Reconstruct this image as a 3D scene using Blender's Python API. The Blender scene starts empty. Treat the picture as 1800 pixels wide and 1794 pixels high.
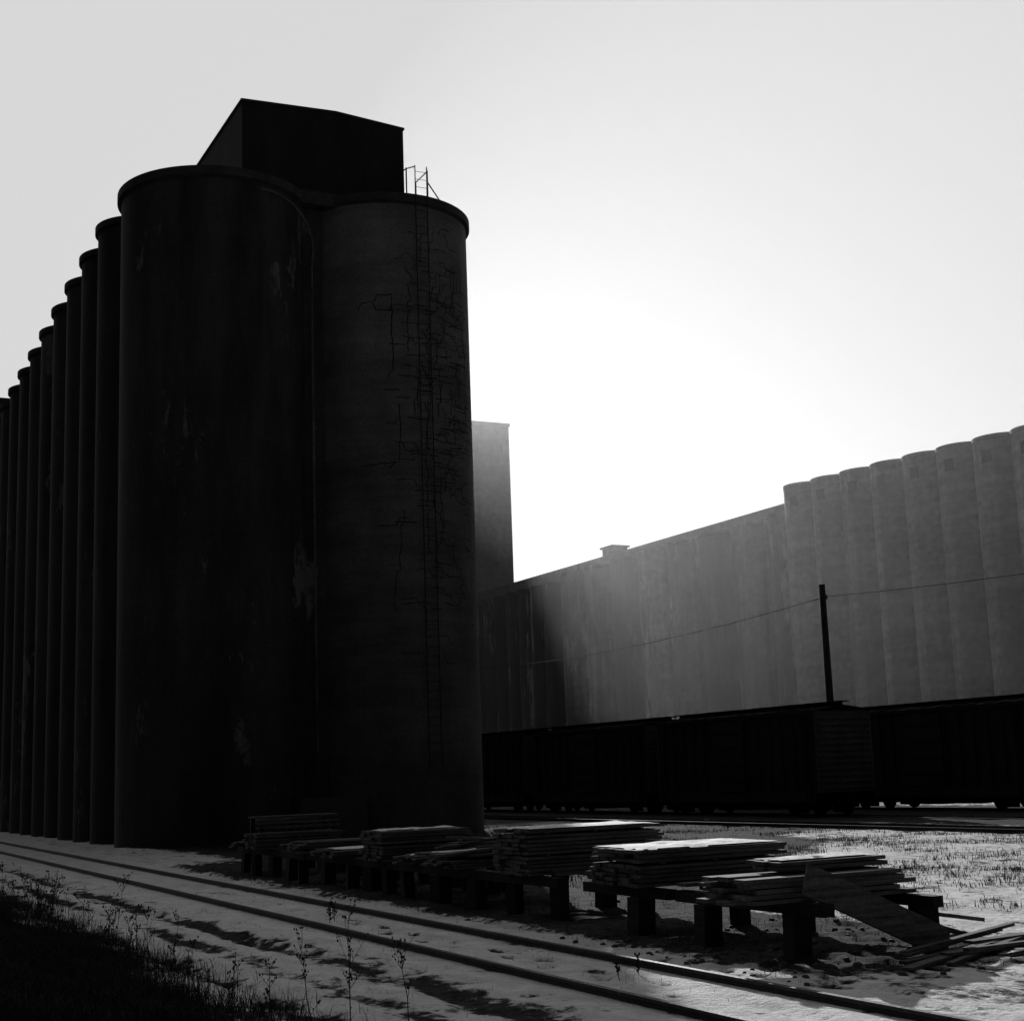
import bpy, math, random
from mathutils import Vector, Matrix, noise
random.seed(7)
scene = bpy.context.scene
COL = scene.collection

# ------------------------------------------------------------------ helpers
class MB:
    def __init__(s): s.v=[]; s.f=[]; s.sm=[]
    def add(s, vs, fs, smooth=False):
        o=len(s.v); s.v+= [tuple(p) for p in vs]
        for f in fs: s.f.append(tuple(i+o for i in f)); s.sm.append(smooth)
    def box(s, x0,x1,y0,y1,z0,z1, M=None):
        vs=[Vector(p) for p in ((x0,y0,z0),(x1,y0,z0),(x1,y1,z0),(x0,y1,z0),(x0,y0,z1),(x1,y0,z1),(x1,y1,z1),(x0,y1,z1))]
        if M is not None: vs=[M@p for p in vs]
        s.add(vs,[(0,3,2,1),(4,5,6,7),(0,1,5,4),(1,2,6,5),(2,3,7,6),(3,0,4,7)])
    def cyl(s, cx,cy,z0,z1,r0,r1=None,n=24,cap=True,smooth=True,rings=1):
        if r1 is None: r1=r0
        vs=[];fs=[]
        for k in range(rings+1):
            t=k/rings; r=r0+(r1-r0)*t; z=z0+(z1-z0)*t
            for i in range(n):
                a=2*math.pi*i/n; vs.append((cx+r*math.cos(a),cy+r*math.sin(a),z))
        for k in range(rings):
            for i in range(n):
                j=(i+1)%n; fs.append((k*n+i,k*n+j,(k+1)*n+j,(k+1)*n+i))
        s.add(vs,fs,smooth)
        if cap:
            s.add(vs[:n],[tuple(reversed(range(n)))]); s.add(vs[-n:],[tuple(range(n))])
    def lathe(s, cx,cy,prof,n=48):
        vs=[];fs=[]
        for r,z in prof:
            for i in range(n):
                a=2*math.pi*i/n; vs.append((cx+r*math.cos(a),cy+r*math.sin(a),z))
        for k in range(len(prof)-1):
            for i in range(n):
                j=(i+1)%n; fs.append((k*n+i,k*n+j,(k+1)*n+j,(k+1)*n+i))
        s.add(vs,fs,False)
        if prof[0][0]>0.01: s.add(vs[:n],[tuple(reversed(range(n)))])
        s.add(vs[-n:],[tuple(range(n))])
    def tube(s, pts, rs, n=6, smooth=True):
        pts=[Vector(p) for p in pts]
        if not isinstance(rs,(list,tuple)): rs=[rs]*len(pts)
        vs=[];fs=[]
        for k,p in enumerate(pts):
            d=(pts[min(k+1,len(pts)-1)]-pts[max(k-1,0)]).normalized()
            a=d.cross(Vector((0,0,1)))
            if a.length<0.05: a=d.cross(Vector((1,0,0)))
            a.normalize(); b=d.cross(a)
            for i in range(n):
                t=2*math.pi*i/n; vs.append(p+(a*math.cos(t)+b*math.sin(t))*rs[k])
        for k in range(len(pts)-1):
            for i in range(n):
                j=(i+1)%n; fs.append((k*n+i,k*n+j,(k+1)*n+j,(k+1)*n+i))
        fs.append(tuple(reversed(range(n)))); m=(len(pts)-1)*n; fs.append(tuple(range(m,m+n)))
        s.add(vs,fs,smooth)
    def xcyl(s, cx,cy,cz,r,x0,x1,n=24):   # axis along X
        vs=[];
        for x in (x0,x1):
            for i in range(n):
                a=2*math.pi*i/n; vs.append((x,cy+r*math.cos(a),cz+r*math.sin(a)))
        fs=[(i,(i+1)%n,n+(i+1)%n,n+i) for i in range(n)]
        s.add(vs,fs,True); s.add(vs[:n],[tuple(reversed(range(n)))]); s.add(vs[n:],[tuple(range(n))])
    def obj(s,name,mat,parent=None,label=None,category=None,group=None,kind=None,loc=None):
        me=bpy.data.meshes.new(name); me.from_pydata(s.v,[],s.f)
        me.polygons.foreach_set("use_smooth",s.sm); me.update()
        o=bpy.data.objects.new(name,me); COL.objects.link(o)
        if mat: me.materials.append(mat)
        if parent: o.parent=parent
        if loc: o.location=loc
        meta(o,label,category,group,kind)
        return o
def meta(o,label=None,category=None,group=None,kind=None):
    if label: o["label"]=label
    if category: o["category"]=category
    if group: o["group"]=group
    if kind: o["kind"]=kind
def empty(name,loc,label,category,group=None):
    o=bpy.data.objects.new(name,None); o.location=loc; o.empty_display_size=0.3
    COL.objects.link(o); meta(o,label,category,group); return o
def copy_thing(root, loc, rot=None, label=None):
    n=root.copy(); COL.objects.link(n); n.location=loc
    if rot is not None: n.rotation_euler=rot
    if label: n["label"]=label
    def rec(src,dst):
        for c in src.children:
            k=c.copy(); COL.objects.link(k); k.parent=dst; rec(c,k)
    rec(root,n); return n

# ------------------------------------------------------------------ materials
def nodes(name):
    m=bpy.data.materials.new(name); m.use_nodes=True
    nt=m.node_tree; return m,nt,nt.nodes,nt.links,nt.nodes["Principled BSDF"]
def g(v): return (v,v,v,1)
def surf(name, lo, hi, scale=(1,1,1), nscale=2.0, rough=0.85, bump=0.3, bdist=0.03, bands=0.0, band_scale=0.5,
         detail=8, contrast=(0.35,0.65), metal=0.0, fine=14.0, patch=None, base_shade=None, flute=None, spec=.15):
    m,nt,N,L,P=nodes(name)
    geo=N.new("ShaderNodeNewGeometry"); mp=N.new("ShaderNodeMapping"); mp.inputs["Scale"].default_value=scale
    L.new(geo.outputs["Position"],mp.inputs["Vector"])
    n1=N.new("ShaderNodeTexNoise"); n1.inputs["Scale"].default_value=nscale; n1.inputs["Detail"].default_value=detail; n1.inputs["Roughness"].default_value=0.65
    L.new(mp.outputs[0],n1.inputs["Vector"])
    mr=N.new("ShaderNodeMapRange"); mr.inputs[1].default_value=contrast[0]; mr.inputs[2].default_value=contrast[1]; mr.inputs[3].default_value=lo; mr.inputs[4].default_value=hi
    L.new(n1.outputs["Fac"],mr.inputs[0]); out=mr.outputs[0]
    n2=N.new("ShaderNodeTexNoise"); n2.inputs["Scale"].default_value=fine; n2.inputs["Detail"].default_value=5
    L.new(geo.outputs["Position"],n2.inputs["Vector"])
    m2=N.new("ShaderNodeMapRange"); m2.inputs[1].default_value=0.3; m2.inputs[2].default_value=0.7; m2.inputs[3].default_value=0.75; m2.inputs[4].default_value=1.2
    L.new(n2.outputs["Fac"],m2.inputs[0])
    def mul(a,b):
        mu=N.new("ShaderNodeMath"); mu.operation='MULTIPLY'; L.new(a,mu.inputs[0]); L.new(b,mu.inputs[1]); return mu.outputs[0]
    out=mul(out,m2.outputs[0])
    if bands>0:   # slip-form lift lines round the concrete, wavering and broken
        nz=N.new("ShaderNodeTexNoise"); nz.noise_dimensions='3D'; nz.inputs["Scale"].default_value=band_scale; nz.inputs["Detail"].default_value=7; nz.inputs["Roughness"].default_value=.75
        mpb=N.new("ShaderNodeMapping"); mpb.inputs["Scale"].default_value=(.12,.12,1); L.new(geo.outputs["Position"],mpb.inputs["Vector"]); L.new(mpb.outputs[0],nz.inputs["Vector"])
        m3=N.new("ShaderNodeMapRange"); m3.inputs[1].default_value=0.35; m3.inputs[2].default_value=0.65; m3.inputs[3].default_value=1-bands; m3.inputs[4].default_value=1+bands
        L.new(nz.outputs["Fac"],m3.inputs[0]); out=mul(out,m3.outputs[0])
    if patch:     # flaked paint: vertical ragged patches of a second tone
        v2,psc,thr=patch
        mp2=N.new("ShaderNodeMapping"); mp2.inputs["Scale"].default_value=psc; L.new(geo.outputs["Position"],mp2.inputs["Vector"])
        n3=N.new("ShaderNodeTexNoise"); n3.inputs["Scale"].default_value=1.0; n3.inputs["Detail"].default_value=11; n3.inputs["Roughness"].default_value=.74
        L.new(mp2.outputs[0],n3.inputs["Vector"])
        m4=N.new("ShaderNodeMapRange"); m4.inputs[1].default_value=thr; m4.inputs[2].default_value=thr+.03; L.new(n3.outputs["Fac"],m4.inputs[0])
        mx=N.new("ShaderNodeMix"); mx.data_type='FLOAT'; L.new(m4.outputs[0],mx.inputs[0]); L.new(out,mx.inputs[2]); mx.inputs[3].default_value=v2; out=mx.outputs[0]
    if flute:     # irregular full-height stripes painted in for shading the evenly lit flutes lack
        fs,f0,f1=flute
        mpf=N.new("ShaderNodeMapping"); mpf.inputs["Scale"].default_value=(fs,fs,.006); L.new(geo.outputs["Position"],mpf.inputs["Vector"])
        nf=N.new("ShaderNodeTexNoise"); nf.inputs["Scale"].default_value=1.0; nf.inputs["Detail"].default_value=4; nf.inputs["Roughness"].default_value=.6
        L.new(mpf.outputs[0],nf.inputs["Vector"])
        m5=N.new("ShaderNodeMapRange"); m5.inputs[1].default_value=.4; m5.inputs[2].default_value=.6; m5.inputs[3].default_value=f0; m5.inputs[4].default_value=f1
        L.new(nf.outputs["Fac"],m5.inputs[0]); out=mul(out,m5.outputs[0])
    if base_shade:     # painted shade: colour darkened toward the base to offset snow bounce light
        z0,z1,k0=base_shade
        sx=N.new("ShaderNodeSeparateXYZ"); L.new(geo.outputs["Position"],sx.inputs[0])
        m6=N.new("ShaderNodeMapRange"); m6.inputs[1].default_value=z0; m6.inputs[2].default_value=z1; m6.inputs[3].default_value=k0; m6.inputs[4].default_value=1
        L.new(sx.outputs["Z"],m6.inputs[0]); out=mul(out,m6.outputs[0])
    cb=N.new("ShaderNodeCombineColor"); 
    for i in range(3): L.new(out,cb.inputs[i])
    L.new(cb.outputs[0],P.inputs["Base Color"])
    P.inputs["Roughness"].default_value=rough; P.inputs["Metallic"].default_value=metal
    P.inputs["Specular IOR Level"].default_value=spec
    if bump>0:
        b=N.new("ShaderNodeBump"); b.inputs["Strength"].default_value=bump; b.inputs["Distance"].default_value=bdist
        ad=N.new("ShaderNodeMath"); ad.operation='ADD'; L.new(n1.outputs["Fac"],ad.inputs[0]); L.new(n2.outputs["Fac"],ad.inputs[1])
        L.new(ad.outputs[0],b.inputs["Height"]); L.new(b.outputs[0],P.inputs["Normal"])
    return m

M_conc   = surf("sooty_concrete",0.020,0.050,scale=(1,1,0.18),nscale=0.7,bands=0.14,band_scale=0.5,bdist=.05,patch=(.11,(.4,.4,.16),.59),base_shade=(0,9,.6))
M_conc2  = surf("sooty_concrete_paler",0.075,0.125,scale=(1,1,0.5),nscale=0.5,bands=0.35,band_scale=0.5,bdist=.05,base_shade=(0,15,.4))
M_rim    = surf("rim_concrete",0.03,0.05,nscale=1.5)
M_house  = surf("headhouse_sheeting",0.018,0.03,scale=(1,1,.3),nscale=1.0)
M_crack  = surf("tar_crack_filler",0.014,0.022,bump=0)
M_pipe   = surf("pipe_metal",0.06,0.13,nscale=1)
M_iron   = surf("rusted_iron",0.014,0.03,nscale=4)
M_pale   = surf("pale_concrete",0.22,0.33,scale=(1,1,0.25),nscale=0.12,bands=0.3,band_scale=0.35,fine=1.5,bump=.2,bdist=.1,flute=(.45,.8,1.12),base_shade=(0,22,.75))
def flaky(nm,k,thr): return surf(nm,0.05*k,0.14*k,scale=(1,.35,0.04),nscale=0.45,bands=0.15,fine=1.5,patch=(0.28*min(1.25,k),(.3,.3,.06),thr),bump=.2,bdist=.1,contrast=(.42,.58),flute=(.42,.6,1.2),base_shade=(0,24,.55))
M_flaky  = [flaky("flaking_painted_concrete",1.0,.56),flaky("flaking_painted_concrete_pale",2.3,.54),flaky("flaking_painted_concrete_dark",.38,.58)]
M_darkf  = surf("dark_flaking_concrete",0.010,0.022,scale=(1,1,0.1),nscale=0.3,fine=1.5,patch=(0.24,(.5,.5,.05),.57),bump=.2,bdist=.1,flute=(.5,.4,1.2))
M_seam_shade  = surf("seam_shade_tone",0.08,0.12,nscale=.3,bump=0)  # dark tone standing in for shade in the cusps between far silos
M_tower  = surf("tower_concrete",0.09,0.15,scale=(1,1,0.1),nscale=0.1,bands=.1,fine=1)
M_open   = surf("dark_opening",0.008,0.012,bump=0)
M_car    = surf("boxcar_paint",0.010,0.02,scale=(1,1,.4),nscale=1.2,fine=8)
M_carend = surf("boxcar_end_paint",0.04,0.07,scale=(1,1,.4),nscale=1.2,fine=8)
M_carroof= surf("boxcar_roof",0.006,0.03,nscale=.8,contrast=(.45,.7),rough=1,spec=0)
M_under  = surf("wheel_iron",0.006,0.012,nscale=3,spec=0)
M_rail   = surf("rail_steel",0.012,0.025,nscale=3,rough=.6,metal=.0)
M_sleeper= surf("sleeper_wood",0.03,0.06,nscale=3)
M_wood   = surf("weathered_wood",0.035,0.11,scale=(.6,6,8),nscale=2.0,bump=.5,bdist=.01,fine=20)
M_beam   = surf("dark_timber",0.008,0.018,scale=(1,1,3),nscale=2.0,bump=.5)
M_pole   = surf("creosote_pole",0.02,0.04,scale=(4,4,.5))
M_snowcap= surf("snow_dusting",0.7,0.85,nscale=3,bump=.4,bdist=.02)
M_weed   = surf("dried_weed",0.012,0.03,nscale=6,bump=0)
M_grass  = surf("dry_grass",0.008,0.026,nscale=1.5,bump=0)
M_stub   = surf("stubble_grass",0.03,0.09,nscale=1.5,bump=0)
M_stone  = surf("frozen_clod",0.03,0.09,nscale=5)

# ground material : painted attribute "snow" says where snow lies
def ground_mat():
    m,nt,N,L,P=nodes("snow_and_dirt")
    geo=N.new("ShaderNodeNewGeometry"); at=N.new("ShaderNodeAttribute"); at.attribute_name="snow"
    def nz(sc,det,scale=(1,1,1),r=.6):
        mp=N.new("ShaderNodeMapping"); mp.inputs["Scale"].default_value=scale; L.new(geo.outputs["Position"],mp.inputs["Vector"])
        n=N.new("ShaderNodeTexNoise"); n.inputs["Scale"].default_value=sc; n.inputs["Detail"].default_value=det; n.inputs["Roughness"].default_value=r
        L.new(mp.outputs[0],n.inputs["Vector"]); return n.outputs["Fac"]
    def math_(op,a,b):
        k=N.new("ShaderNodeMath"); k.operation=op
        for i,v in enumerate((a,b)):
            if isinstance(v,(int,float)): k.inputs[i].default_value=v
            else: L.new(v,k.inputs[i])
        return k.outputs[0]
    n1=nz(1.5,9,(1,.5,1),.7); n2=nz(9,6); n3=nz(40,4); n4=nz(4.5,8,(1,.6,1),.70)
    s=math_('ADD',at.outputs["Fac"],math_('MULTIPLY',math_('SUBTRACT',n1,.5),1.6))
    s=math_('ADD',s,math_('MULTIPLY',math_('SUBTRACT',n4,.5),.9))
    s=math_('ADD',s,math_('MULTIPLY',math_('SUBTRACT',n2,.5),.5))
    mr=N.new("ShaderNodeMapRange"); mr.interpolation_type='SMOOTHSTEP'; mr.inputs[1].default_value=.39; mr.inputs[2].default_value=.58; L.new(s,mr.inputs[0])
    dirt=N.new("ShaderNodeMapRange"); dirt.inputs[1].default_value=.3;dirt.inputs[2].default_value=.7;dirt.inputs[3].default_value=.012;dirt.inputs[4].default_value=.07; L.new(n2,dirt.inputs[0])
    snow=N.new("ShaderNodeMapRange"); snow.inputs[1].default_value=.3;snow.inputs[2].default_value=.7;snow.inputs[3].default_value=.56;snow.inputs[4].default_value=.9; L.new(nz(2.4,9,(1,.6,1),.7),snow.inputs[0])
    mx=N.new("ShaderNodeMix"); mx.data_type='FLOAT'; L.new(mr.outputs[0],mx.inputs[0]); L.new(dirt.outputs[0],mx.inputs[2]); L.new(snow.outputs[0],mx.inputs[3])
    cb=N.new("ShaderNodeCombineColor")
    for i in range(3): L.new(mx.outputs[0],cb.inputs[i])
    L.new(cb.outputs[0],P.inputs["Base Color"]); P.inputs["Roughness"].default_value=.95; P.inputs["Specular IOR Level"].default_value=.03
    h=math_('ADD',math_('MULTIPLY',mr.outputs[0],.6),math_('ADD',math_('MULTIPLY',n2,.7),math_('ADD',math_('MULTIPLY',n3,.25),math_('MULTIPLY',n4,1.0))))
    b=N.new("ShaderNodeBump"); b.inputs["Strength"].default_value=.95; b.inputs["Distance"].default_value=.08; L.new(h,b.inputs["Height"]); L.new(b.outputs[0],P.inputs["Normal"])
    return m
M_ground=ground_mat()

# ------------------------------------------------------------------ ground
TR=8.34; HG=.7175; RA,RB=TR-HG,TR+HG
def axis(segs):
    out=[]
    for a,b,st in segs:
        n=max(1,round((b-a)/st)); out+= [a+(b-a)*i/n for i in range(n)]
    out.append(segs[-1][1]); return out
GX=axis([(-1500,-200,260),(-200,-20,20),(-20,0,1),(0,3.5,.2),(3.5,14,.09),(14,20,.22),(20,60,.8),(60,200,14),(200,1800,320)])
GY=axis([(-400,-40,90),(-40,8,4),(8,12,.5),(12,24,.09),(24,40,.2),(40,62,.4),(62,140,3),(140,400,26),(400,3000,400)])
def sstep(a,b,x):
    t=max(0,min(1,(x-a)/(b-a))); return t*t*(3-2*t)
def gauss(x,w): return math.exp(-(x/w)**2)
rf_=random.Random(21)
FOOT=[]
t=13.6; k=0
while t<31:      # a line of footprints beside the rail
    FOOT.append((6.95+.05*math.sin(t)+(.13 if k%2 else -.13)+rf_.uniform(-.04,.04)-.05*(t-14),t)); t+=.62+rf_.uniform(-.06,.06); k+=1
t=14
while t<26:
    FOOT.append((8.4+(.12 if k%2 else -.12)+rf_.uniform(-.06,.06),t)); t+=.66; k+=1
for k in range(90): FOOT.append((rf_.uniform(9.4,13.5),rf_.uniform(12.5,17)))
def foot(x,y):
    s=0
    for fx,fy in FOOT:
        dx=x-fx; dy=y-fy
        if abs(dx)<.3 and abs(dy)<.4: s=max(s,math.exp(-(dx/.09)**2-(dy/.15)**2))
    return s
def bank(x,y): return 0.55*(1-sstep(1.2,4.6,x))*sstep(-60,-10,x)
def ground_h(x,y):
    h=bank(x,y)
    if -25<x<70 and 5<y<80:
        n=noise.fractal(Vector((x*.9,y*.6,0)),1.0,2.0,4)*.045+noise.noise(Vector((x*3.2,y*2.4,5)))*.025+noise.noise(Vector((x*6.5,y*5,15)))*.013
        if 3.9<x<7.4:   # wheel ruts running beside the track
            for c,w,dp in ((4.75,.22,.09),(5.5,.16,.04),(6.35,.24,.10)):
                n-=dp*gauss(x-c-.12*math.sin(y*.13),w)*(0.6+.9*noise.noise(Vector((x*.5,y*.35,9))))
        if x>10 and x<13.8 and y>11: n+=.03
        h+=n
        if 12<y<32 and 5<x<14: h-=.07*foot(x,y)
    for r in (RA,RB):
        k=gauss(x-r,.3); h=h*(1-k)+.0*k
    return h
def snow_f(x,y):
    f=.69+.09*(1-sstep(9.4,10.4,x))
    f-= 1.1*(1-sstep(3.2,4.7,x+ .6*noise.noise(Vector((x*.4,y*.3,2)))))
    if 3.5<x<7.4:
        for c,w in ((4.75,.28),(5.5,.22),(6.35,.28)):
            f-=.5*gauss(x-c-.12*math.sin(y*.13),w)*(.75+.8*noise.noise(Vector((x*.5,y*.2,19))))
    for r in (RA,RB): f-=.35*gauss(x-r-.08,.11)
    if 9.4<x<14.5 and 10<y<60:
        f-=.62*sstep(9.7,10.5,x)*(1-sstep(13,14.4,x))*(1-sstep(40,44,y))*sstep(12.6,14.2,y)
        f-=.08*(1-sstep(12.6,14.2,y))
    if x>14: f-=.04*sstep(14,20,x)
    if x>30: f-=.1*sstep(30,34,x)
    if y>20 and x>12: f-=1.2*sstep(20,27,y)*(1-sstep(.69,.79,x/y+.1*noise.noise(Vector((x*.15,y*.15,31)))))*sstep(12,14,x)   # snow thins to dark ground toward the silo foot
    if 34<x<52: f-=.5*sstep(35.5,37.5,x)*(1-sstep(48,51,x))
    if x>60: f-=.4
    if 12<y<32 and 5<x<14: f-=.45*foot(x,y)
    return f
nx,ny=len(GX),len(GY)
gv=[];att=[]
for y in GY:
    for x in GX:
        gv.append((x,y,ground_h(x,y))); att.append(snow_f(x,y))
gf=[(j*nx+i,j*nx+i+1,(j+1)*nx+i+1,(j+1)*nx+i) for j in range(ny-1) for i in range(nx-1)]
me=bpy.data.meshes.new("ground"); me.from_pydata(gv,[],gf)
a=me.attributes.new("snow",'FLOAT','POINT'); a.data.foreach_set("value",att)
me.polygons.foreach_set("use_smooth",[True]*len(gf)); me.materials.append(M_ground)
ground=bpy.data.objects.new("ground",me); COL.objects.link(ground)
meta(ground,"patchy snow over dirt with wheel ruts beside a track","ground",None,"structure")

# ------------------------------------------------------------------ near grain elevator
R1=3.7; TC=57.3; ZT=25.95
E1=empty("grain_elevator",(19,56,0),"towering soot-black concrete grain elevator with cylindrical silos","grain elevator")
def part(mb,name,mat,parent,label=None):
    o=mb.obj(name,mat,None,label)
    o.parent=parent
    w=Vector((0,0,0)); p=parent
    while p: w+=p.location; p=p.parent
    o.data.transform(Matrix.Translation(-w))
    return o
def silo(parent,cx,cy,r,z,mat,rim_o=.16,rim_h=.42,n=64,rings=1,lab=None,rmat=None):
    mb=MB(); mb.cyl(cx,cy,-.2,z-rim_h,r,n=n,smooth=True)
    s=part(mb,"silo",mat,parent,lab)
    mb=MB(); mb.lathe(cx,cy,[(r-.05,z-rim_h),(r+rim_o,z-rim_h+.08),(r+rim_o,z),(r*.6,z+.05)],n=n)
    part(mb,"rim",rmat or M_rim,s)
    return s
silo(E1,11.6+R1,TC,R1,ZT,M_conc,n=96)
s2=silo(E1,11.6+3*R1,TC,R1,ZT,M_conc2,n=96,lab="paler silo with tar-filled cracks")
for i in range(13):
    silo(E1,13.5,62.25+3.84*i,1.92,ZT+.22-.07*i,M_conc,n=48,rim_o=.13,rim_h=.36)
    silo(E1,24.45,62.25+3.84*i,1.92,ZT-.1-.03*i,M_conc,n=32)
mb=MB(); mb.box(13.6,24.4,58,109,-.2,ZT-.8); part(mb,"bin_wall",M_conc,E1)
mb=MB(); mb.box(17.4,20.6,55.6,57.4,-.2,ZT-.45); part(mb,"joint_infill",M_conc,E1)
mb=MB(); mb.box(15.6,23.9,54.9,108,ZT-.44,ZT+.12) ; part(mb,"roof_deck",M_rim,E1)
mb=MB()
x0,x1,y0,y1=16.2,23.4,56.2,92
zb=ZT+.12; prof=[(x0,30.15),(20.3,30.27),(x1,30.05)]
vs=[(x0,y0,zb),(x1,y0,zb)]+[(x,y0,z) for x,z in reversed(prof)]
vs2=[(x,y1,z) for x,y,z in vs]
mb.add(vs+vs2,[(0,1,2,3,4),(9,8,7,6,5),(0,5,6,1),(1,6,7,2),(4,9,5,0)])
hh=part(mb,"headhouse",M_house,E1,"windowless dark box house on the silo tops")
mb=MB(); e=.05
pr=[(x0-e,30.13),(20.3,30.28),(x1+e,30.04)]
vs=[(x,y0-e,z+d) for x,z in pr for d in (.0,.1)]+[(x,y1+e,z+d) for x,z in pr for d in (.0,.1)]
mb.add(vs,[(0,2,3,1),(2,4,5,3),(6,7,9,8),(8,9,11,10),(1,3,9,7),(3,5,11,9),(0,6,8,2),(2,8,10,4),(0,1,7,6),(4,10,11,5)])
part(mb,"roof",M_rim,hh)
cx2=11.6+3*R1
la=math.radians(-85.8); lx=cx2+ (R1+.2)*math.cos(la); ly=TC+(R1+.2)*math.sin(la)
mb=MB()
for s_ in (-.26,.26):
    mb.tube([(lx+s_,ly,2.6),(lx+s_,ly,ZT-.3),(lx+s_,ly-.02,ZT+1.25)],.022,6)
z=2.8
while z<ZT+1.2:
    mb.tube([(lx-.26,ly,z),(lx+.26,ly,z)],.011,5); z+=.34
z=3.5
while z<ZT:
    for s_ in (-.26,.26): mb.tube([(lx+s_,ly,z),(lx+s_,ly+.28,z)],.018,5)
    z+=2.4
for s_ in (-.5,.45):
    mb.tube([(lx+s_,ly+.35,ZT),(lx+s_,ly+.35,ZT+1.25)],.03,6)
    mb.tube([(lx+s_,ly+.35,ZT+1.22),(lx+s_,ly+1.6,ZT+1.22)],.025,6)
    mb.tube([(lx+s_,ly+1.6,ZT),(lx+s_,ly+1.6,ZT+1.25)],.03,6)
mb.tube([(lx-.26,ly,ZT+1.2),(lx-.5,ly+.35,ZT+1.2)],.025,5); mb.tube([(lx+.26,ly,ZT+1.2),(lx+.45,ly+.35,ZT+1.2)],.025,5)
mb.tube([(lx+.45,ly+.35,ZT+.75),(lx+1.15,ly+.55,ZT)],.03,5)
part(mb,"ladder",M_iron,E1,"rusted iron ladder with handrails at the top")
mb=MB()
pts=[]
for k in range(9):
    t=k/8; pts.append((16.2+2.6*math.sin(t*math.pi/2), 53.75+1.45*t**2, ZT-.6-2.4*(1-math.cos(t*math.pi/2))))
pts+=[(18.85,55.35,20),(18.85,55.35,3.3)]
mb.tube(pts,.05,8); part(mb,"drain_pipe",M_pipe,E1)
# tar filled cracks on the paler silo
mb=MB()
def crack(path,w):
    L_=[];Rr=R1+.006
    for k,(a_,z_) in enumerate(path):
        a2,z2=path[min(k+1,len(path)-1)]; a1,z1=path[max(k-1,0)]
        dx=(a2-a1)*R1; dz=z2-z1; l=math.hypot(dx,dz) or 1
        ww=w*random.uniform(.6,1.3)/2
        oa=-dz/l*ww/R1; oz=dx/l*ww
        for s_ in (-1,1):
            aa=a_+oa*s_; L_.append((cx2+Rr*math.cos(aa),TC+Rr*math.sin(aa),z_+oz*s_))
    mb.add(L_,[(2*k,2*k+1,2*k+3,2*k+2) for k in range(len(path)-1)])
def walk(r,a0,z0,horiz,n,step=.16):
    p=[(a0,z0)]; sgn=r.choice((-1,1))
    for k in range(n):
        a_,z_=p[-1]
        if horiz:
            a_+=sgn*step/R1; z_+=r.uniform(-.035,.035)
            if r.random()<.12: z_+=r.choice((-.3,.3))
        else:
            z_-=step; a_+=r.uniform(-.04,.04)/R1
            if r.random()<.1: a_+=r.choice((-.15,.15))/R1
        p.append((a_,z_))
    return p
fa=math.radians(-111.6)
rnd=random.Random(3)
for k in range(220):
    z_=rnd.triangular(6,24.9,20) ; ao=math.radians(rnd.triangular(10,80,52))
    crack(walk(rnd,fa+ao,z_,rnd.random()<.80,rnd.randint(3,10),.14),.038)
for k in range(12):
    crack(walk(rnd,fa+math.radians(rnd.uniform(8,75)),rnd.uniform(12,24),False,rnd.randint(10,26),.16),.038)
for z_ in (21.6,20.9,18.6,17.6,17.3,16.2,15.4,14.6,12.2,18.2):
    crack(walk(rnd,fa+math.radians(rnd.uniform(4,12)),z_,True,rnd.randint(4,10),.15),.045)
crack(walk(rnd,fa+math.radians(6),21.5,False,20,.17),.05)
crack(walk(rnd,fa+math.radians(9),17.0,False,14,.17),.05)
ck=part(mb,"crack_filler",M_crack,s2); ck["kind"]="stuff"
mb=MB(); mb.box(17.6,20.2,53.6,55.4,-.2,1.6); mb.box(17.9,19.4,53.0,53.6,-.2,.7); part(mb,"loading_plinth",M_rim,E1)

# ------------------------------------------------------------------ far elevators
def far_elevator(name_lab,t0,n,sp,r,dface,z,mat,openings=False,seg=48,gallery=None,rim=.12,slope=0.0,order=None,seam_shade=None):
    E=empty("grain_elevator",(dface+6,t0+sp*n/2,0),name_lab,"grain elevator")
    for i in range(n):
        mt=mat[order[i%len(order)]] if isinstance(mat,list) else mat
        cy=t0+sp*(i+.5); cx=dface+r; zz=z-slope*(n-1-i)*sp
        s=silo(E,cx,cy,r,zz,mt,rim_o=rim,rim_h=.5,n=seg,rmat=mt)
        if seam_shade and i<n-1:
            mb=MB(); yj=t0+sp*(i+1); mb.box(dface+seam_shade,dface+r,yj-.8,yj+.8,-.2,zz-.35); part(mb,"joint_infill",M_seam_shade,E)  # dark strip added in the cusp to imitate a shaded seam
        if openings:
            a_=math.radians(180+rnd.uniform(10,18)); 
            mb=MB(); M=Matrix.Translation((cx,cy,0))@Matrix.Rotation(a_,4,'Z')
            mb.box(r-.1,r+.03,-.55,.55,zz-2.8,zz-1.5,M)
            w=part(mb,"window",M_open,s)
    m0=mat[2] if isinstance(mat,list) else mat
    mb=MB(); mb.box(dface+r*.85,dface+26,t0+.3,t0+sp*n-.3,-.2,z-.4-slope*(n-1)*sp); part(mb,"bin_wall",m0,E)
    if gallery:
        gx0,gx1,gz=gallery
        mb=MB(); mb.box(dface+gx0,dface+gx1,t0+.05,t0+sp*n-.05,z-.3,z+gz); mb.box(dface+gx0-.2,dface+gx1+.2,t0+.02,t0+sp*n-.02,z+gz,z+gz+.25)
        part(mb,"roof_gallery",M_tower,E)
    return E
far_elevator("long pale concrete grain elevator with scalloped silo tops",85.4,11,5.3,2.95,107.5,35.1,M_pale,openings=True,rim=.04,slope=.036,seg=72,seam_shade=1.75)
EB=far_elevator("mist-veiled grain elevator with flaking streaked silos",143.9,8,7.9,3.95,110,32.9,M_flaky,gallery=(5,20,1.9),seg=64,order=[0,1,2,0,1,2,1,0],seam_shade=2.2)
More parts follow.
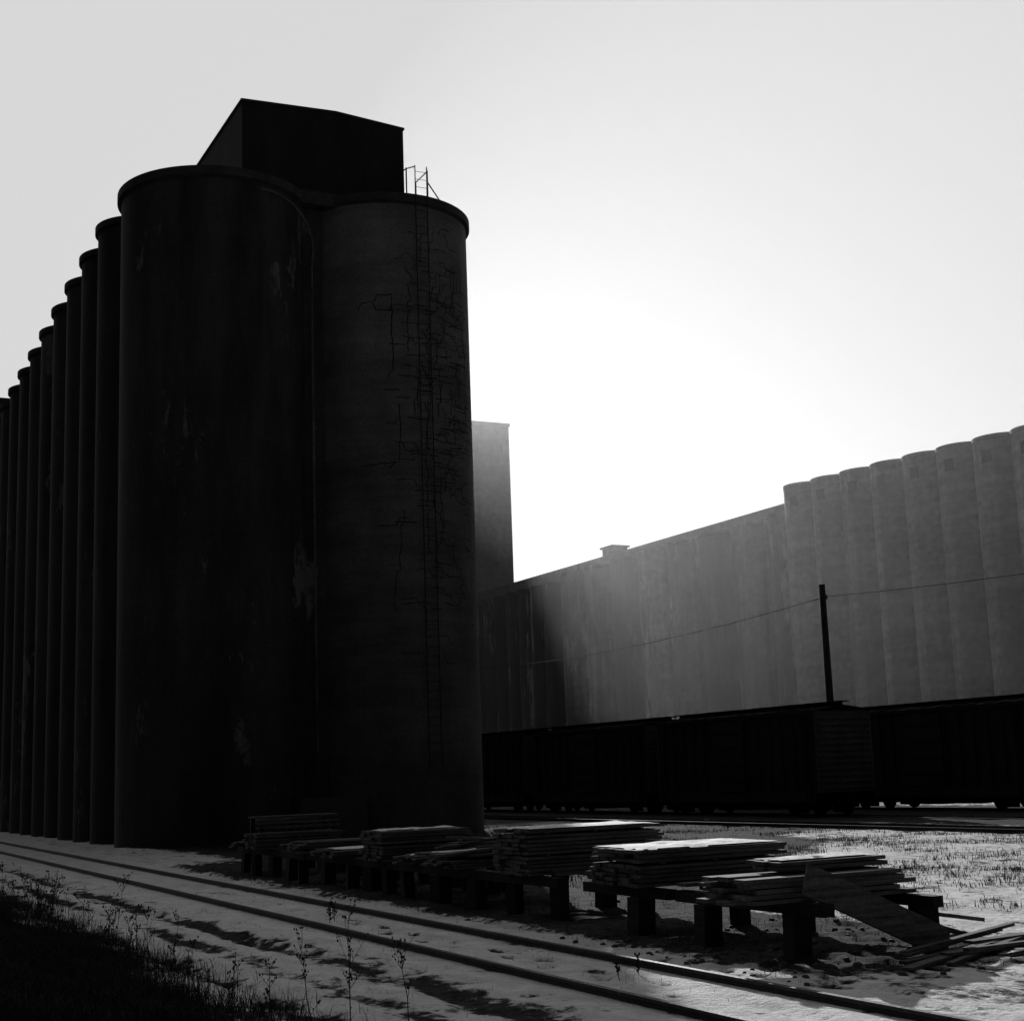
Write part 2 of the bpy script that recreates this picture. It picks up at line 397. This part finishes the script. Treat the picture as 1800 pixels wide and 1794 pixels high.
mb=MB(); mb.box(116.5,119.2,198.5,201.8,34.9,36.6); mb.box(116.2,119.5,198.2,202.1,36.6,36.9); part(mb,"roof_vent_house",M_tower,EB)
far_elevator("dark stained grain elevator with narrow streaked silos",207.4,9,4.6,2.3,110,32.2,M_darkf,gallery=(5,20,2.6))
ET=empty("elevator_tower",(113,255,0),"tall square concrete tower dissolving in bright mist","tower")
mb=MB(); mb.box(103,122.2,245,268,-.2,66.9); part(mb,"tower_shaft",M_tower,ET)
mb=MB(); mb.box(102.8,122.4,244.8,268.2,66.9,67.5); part(mb,"parapet",M_tower,ET)
for xx,zz in ((120.2,62.5),(115.2,62.5),(110.2,62.5)):
    mb=MB(); mb.box(xx-.6,xx+.6,244.94,245.3,zz-1,zz+1); part(mb,"window",M_open,ET)
EF=empty("grain_elevator",(14,150,0),"distant grey grain elevator block beyond the silos","grain elevator")
mb=MB(); mb.box(8,30,140,170,-.2,37.5); part(mb,"headhouse",M_tower,EF)
mb=MB(); mb.box(7.7,30.3,139.7,170.3,37.5,38.1); part(mb,"roof",M_rim,EF)
for i in range(4):
    mb=MB(); mb.cyl(12.5+5*i,137.6,-.2,30,2.5,n=32); part(mb,"silo",M_conc,EF)

# ------------------------------------------------------------------ tracks
def rail_mesh(d,t0,t1,z,name,parent):
    prof=[(-.07,0),(.07,0),(.07,.02),(.015,.035),(.015,.115),(.036,.13),(.036,.165),(-.036,.165),(-.036,.13),(-.015,.115),(-.015,.035),(-.07,.02)]
    mb=MB(); n=len(prof); vs=[(d+x,t,z+zz) for t in (t0,t1) for x,zz in prof]
    mb.add(vs,[(i,(i+1)%n,n+(i+1)%n,n+i) for i in range(n)]+[tuple(range(n)),tuple(range(2*n-1,n-1,-1))])
    return part(mb,name,M_rail,parent)
def track(dc,t0,t1,z,lab,sl0,sl1):
    E=empty("railway_track",(dc,(t0+t1)/2,0),lab,"railway track")
    for s_ in (-HG,HG): rail_mesh(dc+s_,t0,t1,z,"rail",E)
    mb=MB(); t=sl0
    while t<sl1:
        j=random.uniform(-.06,.06); mb.box(dc-1.2+j,dc+1.2+j,t,t+.22,z-.16,z-.005); t+=.6
    o=part(mb,"sleepers",M_sleeper,E); o["kind"]="stuff"
    return E
track(TR,-20,260,-.075,"dark steel railway track half buried in snow",-10,120)
track(33.2,-20,260,-.04,"thin railway track across the snowy yard",0,120)
track(40.0,-20,260,-.13,"railway track carrying a line of boxcars",20,120)
track(46.6,-20,260,-.13,"second railway track carrying boxcars",20,120)

# ------------------------------------------------------------------ boxcars
def boxcar(loc,lab):
    E=empty("boxcar",loc,lab,"boxcar","boxcars standing in the rail yard")
    LN=12.2; W=1.48; H=4.38
    mb=MB(); mb.box(-W,W,0,LN,.98,H)
    k=.5
    while k<LN-.3:
        if not (LN/2-1.3<k<LN/2+1.3):
            for s_ in (-1,1): mb.box(min(s_*W,s_*(W+.06)),max(s_*W,s_*(W+.06)),k,k+.09,1.0,H-.05)
        k+=.85
    for s_ in (-1,1):
        mb.box(min(s_*W,s_*(W+.08)),max(s_*W,s_*(W+.08)),0.02,LN-.02,.6,1.04)
        mb.box(min(s_*W,s_*(W+.08)),max(s_*W,s_*(W+.08)),0.02,LN-.02,H-.13,H)
    mb.obj("car_body",M_car,E)
    for ye,sg in ((0,-1),(LN,1)):      # corrugated ends
        mb=MB()
        a_,b_=sorted((ye+sg*.003,ye+sg*.03)); mb.box(-W+.02,W-.02,a_,b_,1.0,H-.04)
        z=1.15
        while z<H-.2:
            a_,b_=sorted((ye+sg*.03,ye+sg*.12)); mb.box(-W+.12,W-.12,a_,b_,z,z+.12); z+=.26
        for x in (-W+.01,W-.11):
            a_,b_=sorted((ye+sg*.03,ye+sg*.10)); mb.box(x,x+.1,a_,b_,1.02,H-.05)
        mb.obj("car_end",M_carend,E)
    mb=MB()      # shallow peaked roof
    pr=[(-W-.1,H+.002),(0,H+.22),(W+.1,H+.002)]
    vs=[(x,y,z) for y in (-.12,LN+.12) for x,z in pr]
    mb.add(vs,[(0,3,4,1),(1,4,5,2),(0,1,2),(5,4,3),(0,2,5,3)])
    k=.3
    while k<LN:
        for s_ in (-1,1):
            M=Matrix.Translation((0,k,H+.22))@Matrix.Rotation(s_*math.atan2(.218,W+.1),4,'Y')
            if s_>0: mb.box(0,W+.1,0,.07,.002,.03,M)
            else: mb.box(-W-.1,0,0,.07,.002,.03,M)
        k+=.95
    mb.obj("car_roof",M_carroof,E)
    mb=MB()
    for x in (-.27,-.09,.09): mb.box(x,x+.16,-.3,LN+.3,H+.32,H+.36)
    mb.box(-.22,.22,.1,LN-.1,H+.18,H+.318)
    mb.obj("roof_walkway",M_under,E)
    for s_ in (-1,1):
        mb=MB(); xx=sorted((s_*(W+.01),s_*(W+.11))); mb.box(xx[0],xx[1],LN/2-1.15,LN/2+1.15,1.08,H-.2)
        for z in (1.6,2.3,3.0,3.7):
            x2=sorted((s_*(W+.112),s_*(W+.14))); mb.box(x2[0],x2[1],LN/2-1.1,LN/2+1.1,z,z+.07)
        mb.obj("sliding_door",M_car,E)
    mb=MB(); mb.box(-.25,.25,-.4,LN+.4,.5,.975); mb.box(-1.2,1.2,2.2,2.4,.6,.975); mb.box(-1.2,1.2,LN-2.4,LN-2.2,.6,.975)
    mb.box(-W,W,LN/2-.1,LN/2+.1,.4,.975)
    mb.box(-1.3,-.5,3.4,4.6,.3,.97); mb.box(.3,1.2,7.2,8.9,.2,.97); mb.box(-1.25,-.6,7.9,8.9,.35,.97)
    for s_ in (-1.1,1.1): mb.tube([(s_,2.3,.9),(s_,4.4,.35),(s_,LN-4.4,.35),(s_,LN-2.3,.9)],.03,5)
    mb.obj("underframe",M_under,E)
    for x,y in ((-W-.09,.25),(-W-.09,LN-.65),(W+.09,.25),(W+.09,LN-.65)):
        mb=MB()
        for q in (0,.4): mb.tube([(x,y+q,.6),(x,y+q,4.1)],.02,5)
        z=.65
        while z<4.1: mb.tube([(x,y,z),(x,y+.4,z)],.015,5); z+=.38
        mb.obj("ladder",M_under,E)
    for y in (1.75,LN-1.75):
        mb=MB()
        for dy in (-.85,.85):
            for s_ in (-HG,HG):
                a_,b_=(s_-.06,s_+.06); mb.xcyl(0,y+dy,.455,.42,a_,b_,24)
            mb.xcyl(0,y+dy,.455,.07,-.9,.9,8)
        for s_ in (-1.02,1.02):
            mb.box(s_-.07,s_+.07,y-1.2,y+1.2,.34,.62); mb.box(s_-.07,s_+.07,y-.4,y+.4,.15,.8)
        mb.box(-1,1,y-.2,y+.2,.4,.95)
        mb.obj("bogie",M_under,E)
    return E
b0=boxcar((40,50,0),"dark boxcar showing its corrugated end")
for t in (63.4,76.8,90.2): copy_thing(b0,(40,t,0),label="dark boxcar in a line beside bare snow")
for t in (31.3,44.7,58.1): copy_thing(b0,(46.6,t,0),label="dark boxcar on the second track")

# ------------------------------------------------------------------ pole & wire
px,py=43.3,54.8
def pole(x,y):
    mb=MB(); mb.cyl(x,y,-.2,10.35,.2,.14,n=14)
    E=empty("utility_pole",(x,y,0),"bare creosoted utility pole carrying a single wire","utility pole","poles along the rail yard")
    part(mb,"pole_shaft",M_pole,E)
    mb=MB(); mb.cyl(x+.2,y-.02,9.72,9.88,.05,n=8); mb.box(x+.1,x+.25,y-.03,y+.03,9.66,9.72); part(mb,"insulator",M_iron,E)
    return E
for yy in (9.8,54.8,99.8): pole(px,yy)
for a_,b_ in ((9.8,54.8),(54.8,99.8)):
    mb=MB(); pts=[]
    for k in range(25):
        t=k/24; pts.append((px+.2,a_+(b_-a_)*t,9.8-.75*4*t*(1-t)))
    mb.tube(pts,.02,5); mb.obj("overhead_wire",M_iron,label="thin sagging overhead wire between poles",category="wire",group="overhead wires")

# ------------------------------------------------------------------ lumber rack and stacks
rk=empty("lumber_rack",(11.6,26,0),"long low rack of squared timbers on stout legs","rack")
rl=random.Random(17)
ts=[14.4,16.3,17.8,20.6,22.1,23.4,24.9,26.4,27.3,28.2,29.6,31.0,32.5,33.4,34.5,35.8,37.0]
DR=12.35
for t in ts:
    for d in (10.75,DR):
        w=rl.uniform(.09,.14); j=rl.uniform(-.12,.12); tt=t+rl.uniform(-.25,.25)
        mb=MB(); M=Matrix.Translation((d+j,tt,0))@Matrix.Rotation(rl.uniform(-.25,.25),4,'Z')@Matrix.Rotation(rl.uniform(-.06,.06),4,'Y')
        mb.box(-w,w,-w*1.1,w*1.1,-.15,.52,M); part(mb,"leg",M_beam,rk)
for d in (10.75,DR):
    for a_,b_ in ((13.9,17.0),(17.2,19.5),(20.3,22.6),(22.63,27.4),(27.43,32.2),(32.3,37.6)):
        mb=MB(); z=rl.uniform(.0,.02); mb.box(d-.08,d+.08,a_,b_,.521,.65+z); part(mb,"beam",M_beam,rk)
def bd(mb,cx,cy,z,ln,w,th,rot=0,tilt=0,roll=0):
    M=Matrix.Translation((cx,cy,z))@Matrix.Rotation(rot,4,'Z')@Matrix.Rotation(tilt,4,'Y')@Matrix.Rotation(roll,4,'X')
    mb.box(-ln/2,ln/2,-w/2,w/2,0,th,M)
def stack(tc,width,z0,z1,d0=10.45,d1=12.95,lab="",th=.05,spread=.12,seed=0,cap=0.0,bw=.24,skew=0.0):
    r=random.Random(seed); mb=MB(); z=z0
    E=empty("lumber_stack",((d0+d1)/2,tc,z0),lab,"lumber stack","stacks of boards on the rack")
    lay=0
    while z<z1-.01:
        n=max(1,int(width/bw)); off=r.uniform(-.03,.03)
        for i in range(n):
            if z>z1-th*2.5 and r.random()<.15: continue
            y=tc-width/2+bw*(i+.5)+off
            ln=(d1-d0)*r.uniform(.95,1.02); c=(d0+d1)/2+r.uniform(-spread,spread)
            bd(mb,c,y,z,ln,bw-.015,th*r.uniform(.7,.9),rot=r.uniform(-.015,.015)+skew*r.uniform(-1,1),tilt=r.uniform(-.004,.004))
        z+=th; lay+=1
        if lay%5==0 and z<z1-th:     # stickers
            for q in (.15,.5,.85): bd(mb,d0+(d1-d0)*q,tc,z,.06,width,.022); 
            z+=.024
    part(mb,"boards",M_wood,E)
    if cap>0:
        mb=MB(); gx,gy=40,10; vs=[]
        for j in range(gy+1):
            for i in range(gx+1):
                x=d0+.1+(d1-d0-.2)*i/gx; y=tc-width*cap/2+width*cap*j/gy
                ed=min(i,gx-i)/4; ed2=min(j,gy-j)/2.5; k=min(1,ed)*min(1,ed2)
                nn=noise.noise(Vector((x*2.5,y*6,seed)))
                vs.append((x+nn*.06,y+nn*.03,z+.004+.028*k*max(0,.55+nn) - (.03 if nn<-.3 else 0)))
        mb.add(vs,[(j*(gx+1)+i,j*(gx+1)+i+1,(j+1)*(gx+1)+i+1,(j+1)*(gx+1)+i) for j in range(gy) for i in range(gx)],True)
        part(mb,"snow_cover",M_snowcap,E)
    return E
stack(14.9,1.15,.67,.98,9.95,12.3,"splayed low pile of grey boards spreading over its supports",spread=.16,seed=1,skew=.02,th=.06)
stack(15.1,.8,.99,1.12,10.7,12.3,"small upper layer of loose boards",spread=.06,seed=11,skew=.02,cap=.7,th=.06)
stack(18.3,1.5,.67,1.17,10.5,12.9,"tall neat stack of boards dusted with snow",seed=2,spread=.04,cap=.95,th=.06)
stack(16.75,.6,.67,.76,10.8,12.4,"few loose boards between larger stacks",seed=3,spread=.2,skew=.05)
stack(21.6,1.35,.67,1.36,10.5,12.95,"tall stack of boards with pale frosted top",seed=4,spread=.04,cap=.9,th=.06)
stack(20.9,.5,.67,.77,10.7,12.3,"thin layer of grey boards",seed=5,spread=.2,skew=.06)
stack(24.4,1.7,.67,.92,10.5,12.7,"untidy heap of warped boards with snow",seed=6,spread=.3,skew=.1,cap=.6)
stack(26.2,.9,.67,.82,10.6,12.6,"low layer of boards beside a taller stack",seed=16,spread=.25,skew=.06,cap=.4)
stack(27.8,1.4,.67,1.22,10.5,12.4,"dark squared stack of boards",seed=7,spread=.04,cap=.3,th=.06)
stack(30.2,1.9,.67,.82,10.5,12.7,"thin layer of scattered boards",seed=8,spread=.3,skew=.06,cap=.5)
stack(32.4,1.2,.67,.90,10.5,12.7,"low pile of boards",seed=9,spread=.2,skew=.04)
stack(35.4,1.1,.67,1.02,10.3,12.5,"dark stack of boards near the end of the rack",seed=10,spread=.04)
stack(36.9,1.0,.67,.80,10.4,12.4,"thin layer of boards at the end of the rack",seed=12,spread=.15)
# slatted bench-like trestle standing on the end stack
tr=empty("slatted_trestle",(11.4,35.4,1.05),"bench-like slatted trestle standing on a board stack","trestle")
for xx in (10.5,11.4,12.3):
    for yy in (35.0,35.7):
        mb=MB(); mb.box(xx-.05,xx+.05,yy,yy+.1,1.06,1.40); part(mb,"leg",M_beam,tr)
for zz,yy in ((1.18,34.96),(1.29,34.96),(1.37,34.96),(1.401,35.2),(1.401,35.5)):
    mb=MB()
    if zz<1.39: mb.box(10.35,12.45,yy-.02,yy+.03,zz-.035,zz+.025)
    else: mb.box(10.35,12.45,yy-.12,yy+.12,zz,zz+.035)
    part(mb,"slat",M_wood,tr)
def loose(cx,cy,z,ln,w,th,rot,tilt,lab,roll=0):
    mb=MB(); bd(mb,0,0,0,ln,w,th,0,0,0)
    o=mb.obj("loose_board",M_wood,label=lab,category="board",group="loose boards")
    o.location=(cx,cy,z); o.rotation_euler=(roll,tilt,rot); return o
mb=MB()
A=Vector((10.6,14.1,.95)); B=Vector((12.4,13.85,.10)); dr=(B-A); ln=dr.length
mb.box(-ln/2,ln/2,-.02,.02,-.19,.19)
o=mb.obj("leaning_board",M_wood,label="wide weathered plank leaning from the rack to the ground",category="board",group="loose boards")
o.location=(A+B)/2; o.rotation_euler=(math.radians(-18),math.asin(-dr.z/ln),math.atan2(dr.y,dr.x))
loose(12.1,14.45,.42,2.2,.22,.04,-.05,.30,"plank sliding off the splayed pile")
loose(13.2,15.6,.3,2.6,.09,.05,-.1,.16,"slender pole propped against the pile")
rb=random.Random(5)
for k in range(11):
    x=rb.uniform(12.2,13.8); y=rb.uniform(12.9,14.0)
    loose(x,y,.03+.035*(k%4),rb.uniform(1.6,3.0),rb.uniform(.08,.18),.035,rb.uniform(-.05,.45),rb.uniform(-.03,.03),"weathered plank lying on the snowy ground")
for k in range(9):
    loose(rb.uniform(10.8,12.4),rb.uniform(23.6,25.3),.94+.02*k,rb.uniform(1.4,2.4),.2,.035,rb.uniform(-.35,.35),rb.uniform(-.06,.06),"warped board lying askew on the heap")

# frozen clods and debris
mb=MB(); r_=random.Random(44)
for k in range(300):
    if k<170: x=r_.uniform(9.5,13.8); y=r_.uniform(12.4,18)
    else: x=r_.uniform(9.8,14); y=r_.uniform(18,38)
    s_=r_.uniform(.012,.05); z=ground_h(x,y); n=7
    prof=[(s_,z-.03),(s_*1.05,z+s_*.3),(s_*.6,z+s_*.8)]
    vs=[]
    for rr,zz in prof:
        for i in range(n):
            a_=6.283*i/n; q=rr*r_.uniform(.7,1.3); vs.append((x+q*math.cos(a_),y+q*math.sin(a_),zz))
    fs=[(kk*n+i,kk*n+(i+1)%n,(kk+1)*n+(i+1)%n,(kk+1)*n+i) for kk in range(2) for i in range(n)]+[tuple(range(2*n,3*n))]
    mb.add(vs,fs)
mb.obj("clods",M_stone,label="frozen clods and debris scattered by the rack",category="debris",kind="stuff")

# ------------------------------------------------------------------ weeds and grass
def weed(x,y,h,seed,lab="dry branching weed stalk with seed heads",spread=.35,nbr=9):
    r=random.Random(seed); mb=MB(); z0=ground_h(x,y)-.03
    def stem(p,dirv,ln,rad,depth):
        pts=[p]; d=dirv.copy(); n=6
        for k in range(n):
            d=(d+Vector((r.uniform(-.12,.12),r.uniform(-.12,.12),.03))).normalized(); pts.append(pts[-1]+d*ln/n)
        mb.tube(pts,[rad*(1-.7*k/n) for k in range(n+1)],4)
        if depth>0:
            for q in range(nbr if depth==2 else 3):
                t=r.uniform(.3,1); i=min(n-1,int(t*n)); b=pts[i]
                a_=r.uniform(0,6.28); nd=Vector((math.cos(a_)*.6,math.sin(a_)*.6,.8)).normalized()
                stem(b,nd,ln*r.uniform(.12,.3),rad*.5,depth-1)
        e=pts[-1]; s_=r.uniform(.006,.013)
        mb.tube([e-Vector((0,0,s_)),e,e+Vector((0,0,s_*1.4))],[s_*.4,s_,s_*.3],5)
    stem(Vector((0,0,0)),Vector((r.uniform(-.1,.1),r.uniform(-.1,.1),1)).normalized(),h,.0065,2)
    o=mb.obj("dried_weed",M_weed,label=lab,category="weed",group="dried weeds"); o.location=(x,y,z0)
weed(4.85,13.4,1.2,1,"tall dry weed stalk with seed heads standing in snow",nbr=12)
weed(5.35,13.2,.8,3); weed(4.55,13.6,.9,9)
weed(8.0,23.0,.34,5,"small bushy dry weed beside the rail",nbr=18); weed(8.15,23.2,.32,6,"small bushy dry weed beside the rail",nbr=18)
weed(8.75,14.8,.25,7,"low withered weed between the rails",nbr=14); weed(8.4,14.6,.2,8,"low withered weed between the rails")
for k in range(52):
    t=random.uniform(14.5,34); d=random.uniform(2.4,4.7)
    weed(d,t,random.uniform(.5,1.05),100+k,"dry weed on the grassy bank",nbr=7)
def grass(name,n,fx,fy,hmin,hmax,w,mat,lab,seed,dens=None,clump=0,cl=.09,lean=.45):
    r=random.Random(seed); v=[];f=[]
    c=0
    while c<n:
        x0=fx(r); y0=fy(r); m=r.randint(clump//2,clump) if clump else 1
        if dens and r.random()>dens(x0,y0): c+=1; continue
        cs=r.uniform(.5,1)
        for q in range(m):
            x=x0+(r.gauss(0,cl) if clump else 0); y=y0+(r.gauss(0,cl) if clump else 0)
            z=ground_h(x,y)-.02; h=r.uniform(hmin,hmax)*cs; a_=r.uniform(0,6.28); l=r.uniform(.05,lean)*h*1.6; b_=r.uniform(0,6.28)
            dx,dy=math.cos(a_)*w,math.sin(a_)*w; ox,oy=math.cos(b_)*l,math.sin(b_)*l
            i=len(v); v+=[(x-dx,y-dy,z),(x+dx,y+dy,z),(x+dx*.6+ox*.3,y+dy*.6+oy*.3,z+h*.6),(x-dx*.6+ox*.3,y-dy*.6+oy*.3,z+h*.6),(x+ox,y+oy,z+h*.9)]
            f+=[(i,i+1,i+2,i+3),(i+3,i+2,i+4)]; c+=1
    me=bpy.data.meshes.new(name); me.from_pydata(v,[],f); me.materials.append(mat)
    o=bpy.data.objects.new(name,me); COL.objects.link(o); meta(o,lab,"grass",None,"stuff")
grass("bank_grass",78000,lambda r:r.triangular(-1,5.0,3.1),lambda r:r.uniform(11,38),.1,.42,.004,M_grass,"dark dry grass covering the bank",1,
      dens=lambda x,y: max(.12,min(1,.6+1.6*noise.noise(Vector((x*.9,y*.5,3))))),clump=14,cl=.14,lean=.7)
grass("field_stubble",60000,lambda r:r.uniform(14,32),lambda r:r.uniform(17,58),.05,.2,.008,M_stub,"short dry stubble poking through snow",2,
      dens=lambda x,y: max(0.03,min(1,.45+1.8*noise.noise(Vector((x*.35,y*.3,8))))),clump=9)
grass("rack_weeds",3500,lambda r:r.uniform(9.8,14),lambda r:r.uniform(12.6,40),.05,.2,.004,M_grass,"sparse dead grass under the lumber rack",3,clump=7)
grass("track_weeds",1500,lambda r:r.uniform(4.6,9.8),lambda r:r.uniform(12.6,34),.04,.12,.003,M_grass,"sparse dead grass beside the rails",4,clump=5)

# ------------------------------------------------------------------ mist
mm=bpy.data.materials.new("mist_volume"); mm.use_nodes=True; nt=mm.node_tree; nt.nodes.clear()
vo=nt.nodes.new("ShaderNodeVolumeScatter"); vo.inputs["Color"].default_value=g(1); vo.inputs["Density"].default_value=.00042; vo.inputs["Anisotropy"].default_value=.7
ou=nt.nodes.new("ShaderNodeOutputMaterial"); nt.links.new(vo.outputs[0],ou.inputs["Volume"])
mb=MB(); mb.box(56,420,-60,520,-1,78); mb.obj("mist",mm,label="pale morning mist hanging over the far yard",category="mist",kind="structure")

# ------------------------------------------------------------------ light
SA=math.radians(22.8); SE=math.radians(18.5)   # azimuth from +Y toward +X, elevation
sd=Vector((math.sin(SA)*math.cos(SE),math.cos(SA)*math.cos(SE),math.sin(SE)))
sl=bpy.data.lights.new("sun",'SUN'); sl.energy=4.8; sl.angle=math.radians(.6); sl.color=(1,1,1)
so=bpy.data.objects.new("sun",sl); COL.objects.link(so); so.rotation_euler=(-sd).to_track_quat('-Z','Y').to_euler()
w=bpy.data.worlds.new("World"); scene.world=w; w.use_nodes=True
N=w.node_tree.nodes; L=w.node_tree.links; bg=N["Background"]
sky=N.new("ShaderNodeTexSky"); sky.sky_type='NISHITA'; sky.sun_disc=False; sky.sun_elevation=SE; sky.sun_rotation=SA; sky.dust_density=6
bw=N.new("ShaderNodeRGBToBW"); L.new(sky.outputs[0],bw.inputs[0])
tc=N.new("ShaderNodeTexCoord"); dt=N.new("ShaderNodeVectorMath"); dt.operation='DOT_PRODUCT'; L.new(tc.outputs["Generated"],dt.inputs[0]); dt.inputs[1].default_value=sd
mr=N.new("ShaderNodeMapRange"); mr.interpolation_type='SMOOTHSTEP'; mr.inputs[1].default_value=.42; mr.inputs[2].default_value=.93; mr.inputs[3].default_value=.06; mr.inputs[4].default_value=.68
L.new(dt.outputs["Value"],mr.inputs[0])
m1=N.new("ShaderNodeMath"); m1.operation='MULTIPLY'; L.new(bw.outputs[0],m1.inputs[0]); m1.inputs[1].default_value=.0003
ad=N.new("ShaderNodeMath"); ad.operation='ADD'; L.new(m1.outputs[0],ad.inputs[0]); L.new(mr.outputs[0],ad.inputs[1])
cb=N.new("ShaderNodeCombineColor")
for i in range(3): L.new(ad.outputs[0],cb.inputs[i])
L.new(cb.outputs[0],bg.inputs["Color"]); bg.inputs["Strength"].default_value=1.0

# ------------------------------------------------------------------ camera
th=math.radians(26.53); p=math.radians(10.05); r=math.atan(.036)
right0=Vector((math.cos(th),-math.sin(th),0)); fwd=Vector((math.sin(th)*math.cos(p),math.cos(th)*math.cos(p),math.sin(p))); up0=right0.cross(fwd)
Rv=right0*math.cos(r)-up0*math.sin(r); Uv=right0*math.sin(r)+up0*math.cos(r)
cam=bpy.data.cameras.new("camera"); co=bpy.data.objects.new("camera",cam); COL.objects.link(co)
M=Matrix((( Rv.x,Uv.x,-fwd.x,0),(Rv.y,Uv.y,-fwd.y,0),(Rv.z,Uv.z,-fwd.z,2.25),(0,0,0,1)))
co.matrix_world=M
cam.sensor_width=36; cam.lens=52.0; cam.clip_end=6000; cam.clip_start=.1
scene.camera=co
scene.view_settings.view_transform='Standard'; scene.view_settings.look='None'; scene.view_settings.exposure=0
